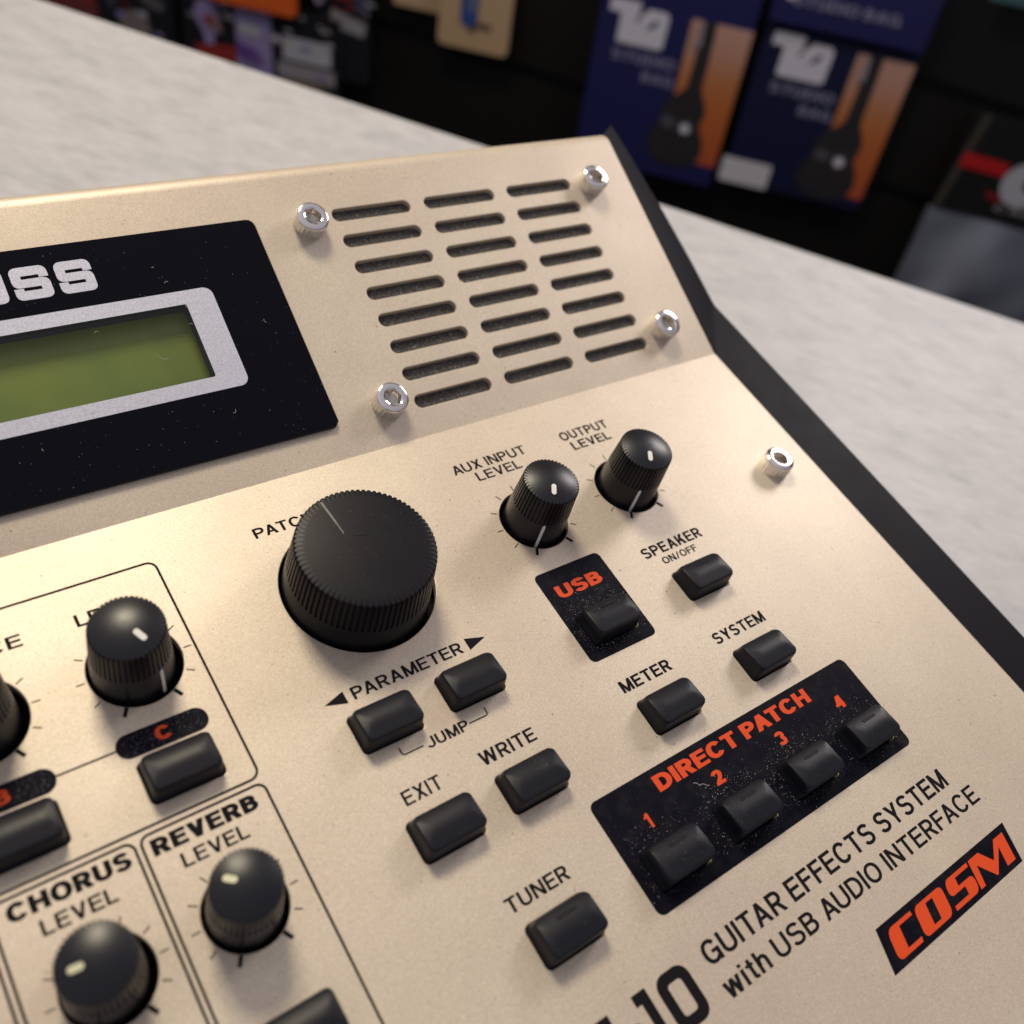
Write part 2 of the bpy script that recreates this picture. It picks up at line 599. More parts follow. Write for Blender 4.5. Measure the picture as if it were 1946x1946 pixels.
def pk_empty(name, label, cat, x, z, group=None):
    o = bpy.data.objects.new(name, None); C.objects.link(o); o.empty_display_size = 0.02
    o.matrix_world = PKM @ Matrix.Translation(Vector((x, 0, z)) * MM)
    o['label'] = label; o['category'] = cat
    if group: o['group'] = group
    return o


def pk_box(parent, name, x0, z0, x1, z1, y0, y1, m, r=0.0):
    """box or rounded card in wall coordinates relative to the parent's own origin"""
    bm = bmesh.new()
    ring = rrect(x0, z0, x1, z1, max(r, 0.6), 5)
    slab(bm, ring, [], y0, y1)                # local z of the slab = toward the counter
    fill(bm, ring, [], y0)
    bm.transform(Matrix.Rotation(R(90), 4, 'X'))
    return from_bm(name, bm, m, parent, IDM)


def pk_flat(parent, name, polys, y, m):
    bm = bmesh.new()
    for outer, holes in polys: fill(bm, outer, holes, y)
    bm.transform(Matrix.Rotation(R(90), 4, 'X'))
    return from_bm(name, bm, m, parent, IDM, recalc=False)


def pk_text(parent, name, body, x0, x1, z0, cap, y, m, bold=0.15):
    o = legend(body, x0, x1, z0, cap, m, bold, IDM, parent, z=y, name=name)
    o.data.transform(Matrix.Rotation(R(90), 4, 'X'))
    return o


NAVY = mat('navy_card', (0.013, 0.014, 0.080), 0.42)
NAVY_DARK = mat('navy_card_dark', (0.006, 0.008, 0.038), 0.45)
PRINT_WHITE = mat('print_white', (0.56, 0.56, 0.64), 0.5)
PRINT_GREY = mat('print_grey', (0.17, 0.17, 0.27), 0.5)
BAGBLACK = mat('bag_black', (0.014, 0.013, 0.016), 0.6)
BAGGREY = mat('bag_grey', (0.06, 0.06, 0.07), 0.6)


def picmat():
    m = mat('orange_picture', (0.5, 0.15, 0.05), 0.5)
    tc = nd(m, 'ShaderNodeTexCoord'); sp = nd(m, 'ShaderNodeSeparateXYZ')
    m.node_tree.links.new(tc.outputs['Object'], sp.inputs[0])
    r = nd(m, 'ShaderNodeMapRange')
    r.inputs['From Min'].default_value = -0.126; r.inputs['From Max'].default_value = 0.002
    m.node_tree.links.new(sp.outputs['Z'], r.inputs['Value'])
    setcol(m, ramp(m, r.outputs['Result'], [(0.0, (0.38, 0.07, 0.025)), (0.45, (0.42, 0.12, 0.03)), (0.62, (0.42, 0.16, 0.06)), (0.8, (0.44, 0.23, 0.16)), (1.0, (0.46, 0.27, 0.22))]))
    return m


PIC = picmat()


def gig_box(x, z, label, flap, left=0.0):
    e = pk_empty('gig_bag_box', label, 'box', x, z, 'boxed guitar bags on the wall')
    pk_box(e, 'carton', left, -145 if not flap else -136, 138 - (0 if not flap else 4), 40 if not flap else 8, -22, 0, NAVY if not flap else NAVY_DARK)
    Y = 0.5
    # square logo with a T on its upper left, and a cut-out leaf
    pk_flat(e, 'logo', [(rpoly([(8, 5, 2), (36, 5, 1), (35, -5), (39, -5), (43, 1, 2), (63, 1, 5), (62, -31, 3), (19, -31, 2), (19, -6), (8, -6)]),
                         [rpoly([(43, -17), (50, -8), (55, -7), (51, -14)]), rpoly([(33, -9), (37, -5), (37, -9), (34, -13)])])], Y, PRINT_WHITE)
    pk_text(e, 'caption', 'STUDIO', 17, 77, -46, 9.5, Y, PRINT_GREY, 0.22)
    pk_text(e, 'caption', 'BAG', 49, 79, -61, 9.5, Y, PRINT_GREY, 0.22)
    pk_flat(e, 'picture', [(rrect(83, -125, 138.2 if not flap else 133.5, 1.5, 0.5), [])], Y, PIC)
    bag = catmull([(94, 2), (94, 2), (105.5, 2), (105.5, 2), (106.5, -30), (107, -55), (112, -66), (115.5, -77), (113.5, -90), (119, -101), (121.5, -114), (117, -126), (107, -131), (94, -132.5), (80, -130), (70, -122), (67, -112), (70, -101), (75, -91), (74, -80), (79, -70), (90, -60), (93, -50)])
    pk_flat(e, 'bag_picture', [(bag, [])], Y + 0.5, BAGBLACK)
    pk_flat(e, 'bag_highlight', [(rpoly([(75, -94, 3), (78, -84, 3), (92, -88), (88, -98, 3)]), []), (circ(101, -93, 7, 20), [])], Y + 1.0, BAGGREY)
    pk_flat(e, 'bag_badge', [(circ(100.5, -94, 4.6, 20), [])], Y + 1.5, PRINT_WHITE)
    pk_flat(e, 'bag_highlight', [(rpoly([(91, 0), (95, 0), (96, -20), (90, -22)]), [])], Y + 1.5, mat('bag_pale', (0.25, 0.22, 0.24), 0.6))
    if flap:
        pk_box(e, 'hanging_flap', -1, 14, 133, 80, -16, 8, NAVY)
        pk_text(e, 'caption', 'STUDIO BAG', 14, 106, 30, 9, 9, PRINT_GREY, 0.22)
        pk_flat(e, 'logo_dot', [(circ(12, 40, 7, 20), [])], 9, PRINT_WHITE)
        pk_box(e, 'price_sticker', -4, -136, 43, -113, -1, 1.5, mat('price_sticker', (0.52, 0.52, 0.56), 0.6), 2)
    return e


gig_box(0, 0, 'navy guitar bag box with white logo, nearest the corner of the gold unit', False)
gig_box(148.5, 2, 'navy guitar bag box with a top flap and a white price sticker', True)

# cream cards with a blue cord
CREAM = mat('cream_card', (0.42, 0.29, 0.165), 0.6)
e = pk_empty('cream_card', 'cream card with a blue loop and rounded corners on the black wall', 'card', -112, -40, 'cream hanging cards')
pk_box(e, 'card', -37, -27, 32, 70, 0, 3, CREAM, 6)
pk_flat(e, 'blue_loop', [(rpoly([(-17, 60), (1, 60), (0, -4, 5), (-14, -8, 5), (-16, 0)]), [])], 4, mat('blue_loop', (0.02, 0.06, 0.24), 0.5))
pk_flat(e, 'pale_strip', [(rpoly([(-9, 60), (-1, 60), (-2, 8), (-9, 6)]), [])], 4.5, mat('pale_loop', (0.12, 0.14, 0.24), 0.5))
pk_flat(e, 'print_mark', [(rrect(-4, -7, 14, -1, 2), []), (rrect(-8, -12, -1, -6, 2), [])], 3.5, mat('card_print', (0.10, 0.07, 0.05), 0.6))
e = pk_empty('cream_card', 'cream card half hidden behind the card with the blue loop', 'card', -170, -20, 'cream hanging cards')
pk_box(e, 'card', -27, -24, 24, 60, -8, -5, CREAM, 4)

# hanging accessories at the left
G = 'small hanging accessory packs'
BLK = mat('pack_black', (0.012, 0.012, 0.016), 0.35)
LAV = mat('lavender_print', (0.27, 0.23, 0.44), 0.5)
PURP = mat('purple_print', (0.12, 0.05, 0.26), 0.5)
REDP = mat('red_print', (0.26, 0.025, 0.02), 0.5)
GREYP = mat('grey_print', (0.26, 0.25, 0.27), 0.5)
PALE = mat('pale_print', (0.40, 0.41, 0.46), 0.5)

e = pk_empty('accessory_pack', 'dark red pack at the far left behind the counter edge', 'pack', -560, -110, G)
pk_box(e, 'card', -60, -60, 52, 60, -5, 0, mat('dark_red_card', (0.15, 0.03, 0.028), 0.5))
pk_flat(e, 'red_band', [(rrect(-58, 2, 50, 22, 1), [])], 1, mat('red_band', (0.22, 0.03, 0.02), 0.5))
e = pk_empty('accessory_pack', 'black pack with a pale grey patch beside the dark red pack', 'pack', -465, -110, G)
pk_box(e, 'card', -40, -60, 42, 70, -5, 0, BLK)
pk_flat(e, 'pale_patch', [(rpoly([(-20, -14, 5), (-16, 2, 4), (2, 8, 4), (14, 0, 4), (16, -16, 5)]), [])], 1, mat('patch_warm', (0.20, 0.17, 0.165), 0.5))
pk_flat(e, 'grey_mark', [(rpoly([(0, 36), (34, 18), (30, 10), (12, 14)]), []), (rpoly([(-30, 14), (-20, 12), (-24, 4)]), [])], 1, mat('mark_grey', (0.09, 0.085, 0.095), 0.5))
e = pk_empty('accessory_pack', 'black pack with a lavender figure over a red base', 'pack', -372, -100, G)
pk_box(e, 'card', -42, -60, 14, 70, -5, 0, BLK)
pk_flat(e, 'lavender_figure', [(rpoly([(-30, 6, 6), (-24, 22, 5), (-6, 22, 5), (0, 8, 4), (-2, -2, 4), (-8, -10), (-8, -20), (-18, -20), (-20, -8)]), [])], 1, LAV)
pk_flat(e, 'skin_patch', [(rpoly([(-14, 10, 3), (-2, 10, 3), (2, -6, 3), (-12, -6, 3)]), [])], 1.5, mat('warm_patch', (0.22, 0.14, 0.17), 0.5))
pk_flat(e, 'red_base', [(rpoly([(-30, -22), (-8, -18), (26, -14), (28, -34), (-30, -34)]), [])], 1.2, REDP)
e = pk_empty('accessory_pack', 'lavender and purple pack above the counter edge', 'pack', -338, -110, G)
pk_box(e, 'card', -18, -50, 19, 34, -3, 2, LAV, 2)
pk_flat(e, 'purple_band', [(rpoly([(-18, 2), (4, -4), (12, -16), (-4, -20), (-18, -12)]), [])], 2.6, PURP)
pk_flat(e, 'pale_top', [(rpoly([(-14, 20, 3), (8, 18, 3), (10, 9, 3), (-14, 10, 3)]), [])], 2.8, PALE)
e = pk_empty('orange_pack', 'bright orange pack at the top of the picture', 'pack', -320, -50, G)
pk_box(e, 'card', -60, -22, 32, 50, 6, 12, mat('orange_card', (0.62, 0.10, 0.012), 0.5), 5)
e = pk_empty('accessory_pack', 'black pack with a wide white label standing above the counter edge', 'pack', -282, -110, G)
pk_box(e, 'card', -36, -60, 34, 40, -6, 0, BLK)
pk_flat(e, 'white_label', [(rrect(-25, -6, 26, 16, 2), [])], 1, PALE)
pk_flat(e, 'grey_strip', [(rrect(-31, -24, 30, -9, 2), [])], 1.2, GREYP)
pk_flat(e, 'tan_strip', [(rrect(-28, -34, 18, -25, 1), [])], 1.2, mat('tan_strip', (0.16, 0.12, 0.07), 0.5))
e = pk_empty('accessory_pack', 'dark pack with red top and a narrow grey label', 'pack', -240, -66, G)
pk_box(e, 'card', -34, -60, 22, 60, -10, -4, BLK)
pk_flat(e, 'grey_label', [(rpoly([(-18, 6, 2), (18, -2, 2), (16, -15, 2), (-18, -10, 2)]), [])], -3, GREYP)
pk_flat(e, 'red_mark', [(rrect(-14, 16, 4, 28, 2), [])], -3, REDP)
pk_flat(e, 'blue_grey_panel', [(rrect(6, 6, 20, 40, 2), [])], -3, mat('blue_grey', (0.05, 0.05, 0.09), 0.5))

# small print and random coloured patches on the hanging packs
pk_r = random.Random(3)
for o_ in [q for q in C.objects if q.name.startswith('accessory_pack')]:
    cols = (PALE, GREYP, LAV, REDP, GREYP, PALE)
    for k_ in range(9):
        x_, z_, w_q, h_q = pk_r.uniform(-34, 22), pk_r.uniform(-18, 46), pk_r.uniform(3, 11), pk_r.uniform(2, 5)
        pk_flat(o_, 'print_mark', [(rpoly([(x_, z_, 1), (x_ + w_q, z_ + pk_r.uniform(-2, 2), 1), (x_ + w_q * .8, z_ + h_q, 1), (x_ - 1, z_ + h_q, 1)]), [])], 3.4 + 0.2 * k_, cols[pk_r.randrange(6)])

# red and black header card over a clear bag
e = pk_empty('bagged_accessory', 'clear bag under a black header card with red stripe and white disc', 'bag', 400, -90)
pk_box(e, 'header_card', -52, -22, 90, 68, -4, 0, mat('header_black', (0.010, 0.010, 0.010), 0.4), 1)
pk_flat(e, 'header_edge', [(rpoly([(-54, -22), (-47, -22), (-38, 68), (-45, 68)]), [])], 1.0, mat('edge_khaki', (0.045, 0.040, 0.03), 0.5))
pk_flat(e, 'red_stripe', [(rpoly([(-47, 33), (-5, 31), (-4, 18), (-47, 20)]), [])], 1.6, mat('red_stripe', (0.40, 0.012, 0.014), 0.4))
pk_flat(e, 'white_disc', [(circ(16, 15, 21, 40), [circ(22, 17, 8, 24)])], 2.2, PALE)
pk_flat(e, 'red_stripe', [(rpoly([(-15, 4, 2), (-8, 2), (60, -2), (60, -8), (-10, -4, 2)]), [])], 1.6, mat('red_stripe_dark', (0.20, 0.012, 0.014), 0.4))
pk_text(e, 'caption', 'CABLE', 0, 60, -13, 6, 1.6, GREYP, 0.18)


def bagmat():
    m = mat('clear_plastic_bag', (0.09, 0.10, 0.13), 0.16)
    v = coords(m)
    g = noise(m, coords(m, (2.2, 1, 0.6)), 7, 1, 0.4)
    setcol(m, ramp(m, g, [(0.35, (0.09, 0.10, 0.135)), (0.55, (0.15, 0.165, 0.21)), (0.72, (0.27, 0.30, 0.36))]))  # lighter blue streaks paint highlights into the bag's colour
    return m


bm = bmesh.new()
nx, nz = 22, 24
gr = [[bm.verts.new((-56 + 150 * i / nx, -6 - 9 * math.sin(math.pi * i / nx) * math.sin(math.pi * min(1, j / nz + 0.1)) - 2.2 * math.sin(i * 0.62 + j * 0.21 + 0.6 * math.sin(j * 0.4)), -22 - 130 * j / nz)) for i in range(nx + 1)] for j in range(nz + 1)]
for j in range(nz):
    for i in range(nx):
        bm.faces.new((gr[j][i], gr[j][i + 1], gr[j + 1][i + 1], gr[j + 1][i]))
bk = [[bm.verts.new((-56 + 150 * i / nx, 3, -22 - 130 * j / nz)) for i in (0, nx)] for j in (0, nz)]
bm.faces.new((bk[0][0], bk[1][0], bk[1][1], bk[0][1]))
from_bm('plastic_bag', bm, bagmat(), e, IDM, smooth=True)
e = pk_empty('shelf_sign', 'small teal sign at the upper right corner of the wall', 'sign', 345, 90)
pk_box(e, 'card', -30, -25, 60, 30, 0, 4, mat('teal_card', (0.04, 0.10, 0.11), 0.5), 2)

# =================================================================== THE EFFECTS UNIT
unit = empty('effects_unit', 'champagne gold guitar effects unit with black knobs, buttons and a green display', 'effects unit')

U0, U1 = -440.0, 67.2
V0 = -186.0
BW, BD = 9.1, 5.7
BUT = [(-42.6, -47.35), (-28.45, -47.25), (-42.6, -63.9), (-28.45, -63.9), (-35.6, -82.25), (-1.95, -63.95), (19.4, -63.95), (19.42, -47.35),
       (-1.9, -47.25), (-16.1, -82.3), (-1.95, -82.3), (12.2, -82.35), (26.35, -82.45), (-68.9, -41.65), (-87.9, -41.65), (-69.0, -76.2)]
KN = {'patch': (-30.66, -22.62, 11.85), 'level': (-64.16, -22.7, 6.09), 'aux': (2.87, -22.55, 6.09), 'output': (24.0, -22.55, 6.09),
      'balance': (-83.6, -22.7, 6.09), 'reverb': (-64.24, -57.98, 5.12), 'chorus': (-80.05, -57.98, 5.12)}
hole_b = [rrect(x - 0.14, y - 0.16, x + BW + 0.30, y + BD + 0.10, 0.75, 5) for x, y in BUT]
hole_k = [circ(x, y, r, 72) for x, y, r in KN.values()]
SLX = [(-4.78, 11.63), (14.80, 31.19), (34.50, 50.98)]
SLOTS = [rrect(a, 44.4 - 5.425 * i - 1.27, b, 44.4 - 5.425 * i + 1.27, 1.25, 8) for i in range(8) for a, b in SLX]


def sheet(bm, outer, holes, M, thick=1.2, ch=0.16):
    b2 = bmesh.new()
    big = [offset_ring(h, ch) for h in holes]
    fill(b2, outer, big, 0.0)
    for h in holes:
        rs = []
        for d, z_ in ((ch, 0.0), (ch * 0.45, -ch * 0.12), (ch * 0.12, -ch * 0.45), (0.0, -ch), (0.0, -thick)):
            rs.append([b2.verts.new((x, y, z_)) for x, y in offset_ring(h, d)])
        strip(b2, rs[::-1])
    b2.transform(M)
    mp = {v: bm.verts.new(v.co) for v in b2.verts}
    for f in b2.faces: bm.faces.new([mp[v] for v in f.verts])
    b2.free()


bm = bmesh.new()
LCDW = (-140.0, 18.8, -36.45, 31.95)
ZI = IDM.inverted()
sheet(bm, [(U0, V0), (U1, V0), (U1, 0.0), (U0, 0.0)], hole_k + hole_b, ZI @ LOW)
W1 = 53.2
ACR = (-190.0, 5.65, -19.85, 45.5)
sheet(bm, [(U0, 0.0), (U1 - 0.1, 0.0), (U1 - 0.1, W1), (U0, W1)], SLOTS + [rrect(-150, 12, -30, 38, 0.5, 3)], ZI @ UPP)


def extr(profile, u0, u1, M):
    """ribbon along u from a list of (v, h) points"""
    a = [bm.verts.new((ZI @ M) @ Vector((u0, v, h))) for v, h in profile]
    b = [bm.verts.new((ZI @ M) @ Vector((u1, v, h))) for v, h in profile]
    return [bm.faces.new((b[i], b[i + 1], a[i + 1], a[i])) for i in range(len(profile) - 1)]


RF = 3.4
fold = [(W1 + RF * math.sin(R(t)), -RF + RF * math.cos(R(t))) for t in range(0, 116, 5)]
ff = extr(fold + [(fold[-1][0] - 18 * math.sin(R(25)), fold[-1][1] - 18 * math.cos(R(25)))], U0, U1 - 0.1, UPP)
ff += extr([(V0 - 1.5 * math.sin(R(t)), -1.5 + 1.5 * math.cos(R(t))) for t in range(90, -1, -10)], U0, U1, LOW)
ff += extr([(V0 - 1.5, -20), (V0 - 1.5, -1.5)], U0, U1, LOW)
# the sheet's right edge
for M, v0, v1, u in ((LOW, V0, 0.0, U1), (UPP, 0.0, W1 + 0.6, U1 - 0.1)):
    q = [bm.verts.new((ZI @ M) @ Vector(p)) for p in ((u, v0, 0), (u, v0, -1.5), (u, v1, -1.5), (u, v1, 0))]
    bm.faces.new(q)
for f in ff: f.smooth = True
panel = from_bm('top_panel', bm, GOLD, unit, IDM, recalc=False)

# chassis under the panels
def yz(M, v, h):
    p = M @ Vector((0, v, h)); return (p.y / MM, p.z / MM)


pr = [(yz(LOW, V0 + 2, 0)[0], 0.0), yz(LOW, V0 + 2, -6), yz(LOW, 1.5, -6), yz(UPP, W1 - 2, -7), (yz(UPP, W1 + 6, 0)[0], 10.0), (yz(UPP, W1 + 6, 0)[0], 0.0)]
bm = bmesh.new()
rr = [[bm.verts.new((u, y, z_)) for y, z_ in pr] for u in (U0 + 1, U1 - 1)]
strip(bm, rr); bm.faces.new(rr[0]); bm.faces.new(rr[1][::-1])
from_bm('chassis', bm, DARK, unit, IDM)

# black end cheek beside the panel
bm = bmesh.new()
inner = [(V0 - 3, -0.45), (-80, -0.45), (-17, -0.45), (0, -0.45), (13, 4.3), (27, 9.25), (41, 14.2), (51, 17.3), (53.4, 17.6)]
outer = [(V0 - 3, 0.0), (-80.7, 0.0), (-16.8, 0.4), (12.9, 0.5), (24, 4.1), (36.5, 7.7), (47, 10.5), (58.5, 13.4), (61.4, 13.9)]
pb = [yz(LOW, v, h) for v, h in inner]; po = [yz(LOW, v, h) for v, h in outer]
ia = [bm.verts.new((U1 + 0.12, y, z_ - 5)) for y, z_ in pb]
ib = [bm.verts.new((U1 + 0.12, y, z_ - 0.5)) for y, z_ in pb]
ic = [bm.verts.new((U1 + 0.75, y, z_)) for y, z_ in pb]
oa = [bm.verts.new((78.0, y, z_)) for y, z_ in po]
ob = [bm.verts.new((78.5, y, z_ - 0.4)) for y, z_ in po]
oc = [bm.verts.new((78.9, y + 0.3, 1.0)) for y, z_ in po]
for a, b in ((ia, ib), (ib, ic), (ic, oa), (oa, ob), (ob, oc)):
    for i in range(len(a) - 1): bm.faces.new((a[i], b[i], b[i + 1], a[i + 1]))
bm.faces.new((ib[-1], ic[-1], oa[-1], ob[-1], oc[-1], ia[-1]))
bm.faces.new((ia[0], oc[0], ob[0], oa[0], ic[0], ib[0]))
cheek = from_bm('side_cheek', bm, CHEEK, unit, IDM, smooth=True, sharp=22)

# speaker cloth behind the slots
bm = bmesh.new()
box(bm, -8, 3.5, -2.4, 54, 47, -1.0)
from_bm('speaker_cloth', bm, CLOTH, unit, UPP)

# ---- display
bm = bmesh.new()
aw = rpoly([(-190, 5.65), (-20.75, 5.65), (-19.95, 6.45), (-19.85, 45.5, 1.3), (-190, 45.5)][::1], 6)
win = rrect(*LCDW, 0.35, 4)
slab(bm, aw, [win], -0.4, 0.7)
# bevel-like lower lip of the acrylic
disp = from_bm('display', bm, ACRYL, unit, UPP)
flat('display_frame', [(rrect(-150, 16.35, -31.6, 34.35, 1.5, 8), [rrect(-145, LCDW[1], LCDW[2], LCDW[3], 0.35, 4)])], SILVER, disp, UPP, 0.73)
bm = bmesh.new()
# tray with side walls down to the lcd
ring = rrect(LCDW[0], LCDW[1], LCDW[2], LCDW[3], 0.35, 4)
strip(bm, [[bm.verts.new((x, y, 0.69)) for x, y in ring], [bm.verts.new((x, y, -4.2)) for x, y in offset_ring(ring, 0.35)]])
from_bm('display_well', bm, mat('well_grey', (0.02, 0.022, 0.03), 0.6), disp, UPP)
bm = bmesh.new(); box(bm, LCDW[0] - 4, LCDW[1] - 3, -2.8, LCDW[2] + 3, LCDW[3] + 3, -2.2)
from_bm('lcd_screen', bm, LCD, disp, UPP)
bm = bmesh.new(); fill(bm, offset_ring(ring, -0.02), [], 0.66)
from_bm('window_glass', bm, GLASS, disp, UPP, recalc=False)

# maker's name, printed silver; the letters run on to the left out of the picture
H_ = 5.5; w_ = 5.35


def letter_s(x, y):
    w = w_; p = [(0, H_, 1.0), (0, 2.05, .9), (w - 1.45, 2.05), (w - 1.45, 1.5), (1.35, 1.5), (1.35, 1.95), (0, 1.95), (0, 0, .9), (w, 0, .9), (w, H_ - 2.05, .9),
                 (1.45, H_ - 2.05), (1.45, H_ - 1.5), (w - 1.35, H_ - 1.5), (w - 1.35, H_ - 1.95), (w, H_ - 1.95), (w, H_, 1.0)]
    return rpoly([(a[0] + x, a[1] + y) + tuple(a[2:]) for a in p]), []


def letter_o(x, y):
    w = w_ + 0.1
    return rpoly([(x, y, .9), (x + w, y, .9), (x + w, y + H_, .9), (x, y + H_, .9)]), [rpoly([(x + 1.5, y + 1.5), (x + w - 1.5, y + 1.5), (x + w - 1.5, y + H_ - 1.5), (x + 1.5, y + H_ - 1.5)])]


def letter_b(x, y):
    w = w_
    return rpoly([(x, y), (x + w, y, .9), (x + w, y + 2.75, .5), (x + w, y + H_, .9), (x, y + H_)]), [rrect(x + 1.5, y + 1.5, x + w - 1.5, y + 2.1, .1, 2), rrect(x + 1.5, y + 3.4, x + w - 1.5, y + 4.0, .1, 2)]


nm = [letter_s(-53.7, 36.95), letter_s(-60.1, 36.95), letter_o(-66.55, 36.95), letter_b(-72.9, 36.95)]
flat('maker_logo', nm, SILVER, disp, UPP, 0.73)

# ---- socket screws
def screw_bm():
    bm = bmesh.new()
    n = 96
    def ring(r, z_, g=0.0): return [bm.verts.new(((r - (g if i % 4 in (1, 2) else 0)) * math.cos(2 * math.pi * i / n), (r - (g if i % 4 in (1, 2) else 0)) * math.sin(2 * math.pi * i / n), z_)) for i in range(n)]
    Rh = 2.95
    rs = [ring(Rh, -0.3, 0.12), ring(Rh, 0.15, 0.12), ring(Rh, 2.3, 0.12), ring(Rh - 0.02, 2.5), ring(Rh - 0.10, 2.78), ring(Rh - 0.26, 2.96), ring(Rh - 0.48, 3.05), ring(1.72, 3.05), ring(1.64, 3.0)]
    hexr = [bm.verts.new((0, 0, 0)) for _ in range(0)]
    def hexring(r, z_):
        out = []
        for i in range(n):
            a = 2 * math.pi * i / n
            k_ = (a % (math.pi / 3)) - math.pi / 6
            rr_ = r / math.cos(k_)
            out.append(bm.verts.new((rr_ * math.cos(a), rr_ * math.sin(a), z_)))
        return out
    rs += [hexring(1.40, 2.94)]
    strip(bm, rs)
    b2 = bmesh.new()
    bm_, bm = bm, b2
    hs = [hexring(1.40, 2.94), hexring(1.37, 1.45), hexring(0.4, 1.05)]
    strip(b2, hs); b2.faces.new(hs[-1])
    return bm_, b2


sb_, hb_ = screw_bm()
sm = from_bm('screw', sb_, STEEL, unit, IDM, smooth=True, sharp=32, recalc=False)
sock = from_bm('hex_socket', hb_, mat('socket_shaded_steel', (0.60, 0.56, 0.50), 0.3, 1.0), sm, IDM, smooth=True, sharp=25, recalc=False)  # darker, warmer copy of the screw steel; the recess shade is painted in
SCR = [(UPPR, -9.9, 43.15, 'lower left'), (UPPR, 55.9, 43.5, ''), (UPPR, 56.1, 8.35, ''), (UPPR, -9.9, 7.4, ''), (LOWR, 57.0, -30.0, '')]
for i, (M, u, v, _) in enumerate(SCR):
    s = sm if i == 0 else sm.copy()
    if i:
        C.objects.link(s); s.parent = unit
        d = sock.copy(); C.objects.link(d); d.parent = s
    s.matrix_local = M @ Matrix.Translation(Vector((u, v, 0)) * MM) @ Matrix.Rotation(R(17 * i + 8), 4, 'Z')

# ---- knobs
def knob_bm(Rt, Rb, H, ridges, zg, amp, dome, zb=-2.5):
    bm = bmesh.new()
    n = ridges * 6
    pat = [0, 0, 0.05, 1, 1, 0.05]
    def rad(z_): return Rb + (Rt - Rb) * max(0, z_) / H
    def ring(r, z_, g=0.0): return [bm.verts.new(((r - g * pat[i % 6]) * math.cos(2 * math.pi * i / n), (r - g * pat[i % 6]) * math.sin(2 * math.pi * i / n), z_)) for i in range(n)]
    rs = [ring(rad(0), zb), ring(rad(0), 0)]
    for k_ in range(1, 4): rs.append(ring(rad(zg * k_ / 4), zg * k_ / 4))
    rs += [ring(rad(zg), zg), ring(rad(zg), zg + 0.06, amp)]
    zt = H - 0.28
    for k_ in range(1, 4): rs.append(ring(rad(zg + (zt - zg) * k_ / 3), zg + (zt - zg) * k_ / 3, amp))
    rs += [ring(Rt - 0.01, H - 0.10, amp), ring(Rt - 0.06, H - 0.02, amp), ring(Rt - 0.10, H + 0.01, amp), ring(Rt - amp - 0.14, H + 0.05)]
    R2 = Rt - amp - 0.14
    for f in (0.88, 0.74, 0.58, 0.42, 0.26, 0.12):
        rs.append(ring(R2 * f, H + 0.05 + dome * (1 - f * f)))
    strip(bm, rs)
    bm.faces.new(rs[-1])
    return bm


def pointer_parts(o, Rt, Rb, H, dome, m, size=1.0):
    # dot on the cap and line down the skirt, pointing along +x
    bm = bmesh.new()
    R2 = Rt - 0.36
    a, b, w = Rt * 0.26, Rt * 0.66, 0.40 * size
    ringp = []
    for (x, y) in rrect(a, -w, b, w, w * 0.98, 6):
        ringp.append((x, y))
    def zz(x, y): return H + 0.08 + dome * (1 - (x * x + y * y) / (R2 * R2)) + 0.05
    cs = [bm.verts.new((x, y, zz(x, y))) for x, y in ringp]
    lo = [bm.verts.new((x, y, zz(x, y) - 0.12)) for x, y in ringp]
    bm.faces.new(cs); strip(bm, [cs, lo])
    d = from_bm('pointer_dot', bm, m, o, IDM)
    bm = bmesh.new()
    top = []
    for z_, ww in ((-1.0, 0.26), (2.0, 0.26), (H * 0.44, 0.26), (H * 0.47, 0.18), (H * 0.485, 0.05)):
        r = Rb + (Rt - Rb) * max(0, z_) / H + 0.05
        top.append([bm.verts.new((r, -ww * size, z_)), bm.verts.new((r, ww * size, z_))])
    for p, q in zip(top, top[1:]): bm.faces.new((p[0], p[1], q[1], q[0]))
    l = from_bm('pointer_line', bm, m, o, IDM)
    return d, l


def copy_part(o, kids):
    c_ = o.copy(); C.objects.link(c_); c_.parent = unit
    for k_ in kids:
        d = k_.copy(); C.objects.link(d); d.parent = c_
    return c_


big = from_bm('knob', knob_bm(4.72, 5.35, 10.2, 46, 4.9, 0.22, 0.8), KNOB, unit, IDM, smooth=True, sharp=38)
bigk = pointer_parts(big, 4.72, 5.35, 10.2, 0.8, WHITE)
OLDW = mat('aged_mark', (0.60, 0.60, 0.40), 0.5)
small = from_bm('knob', knob_bm(4.1, 4.5, 9.5, 40, 4.7, 0.2, 0.7), KNOB, unit, IDM, smooth=True, sharp=38)
smallk = pointer_parts(small, 4.1, 4.5, 9.5, 0.7, OLDW)
# (base, x, y, pointer angle, lean left in degrees, shift)
for base, kids, k_, ang, lean, sh in ((big, bigk, 'aux', 240, 1.0, 0.0), (big, bigk, 'output', 241, 1.3, 0.0), (big, bigk, 'level', 297, 3.2, -0.35), (big, bigk, 'balance', 250, 3.2, -0.35),
                                      (small, smallk, 'reverb', 138, 2.6, -0.2), (small, smallk, 'chorus', 172, 3.5, -0.35)):
    x, y, _r = KN[k_]
    o = base if k_ in ('aux', 'reverb') else copy_part(base, kids)
    o.matrix_local = LOWR @ Matrix.Translation(Vector((x + sh, y, 0)) * MM) @ Matrix.Rotation(R(-lean), 4, 'Y') @ Matrix.Rotation(R(ang), 4, 'Z')
    o['label'] = {'aux': 'knob marked AUX INPUT LEVEL', 'output': 'knob marked OUTPUT LEVEL', 'level': 'knob above the C button', 'balance': 'knob cut by the left edge',
                  'reverb': 'knob marked REVERB LEVEL', 'chorus': 'knob marked CHORUS LEVEL'}[k_]

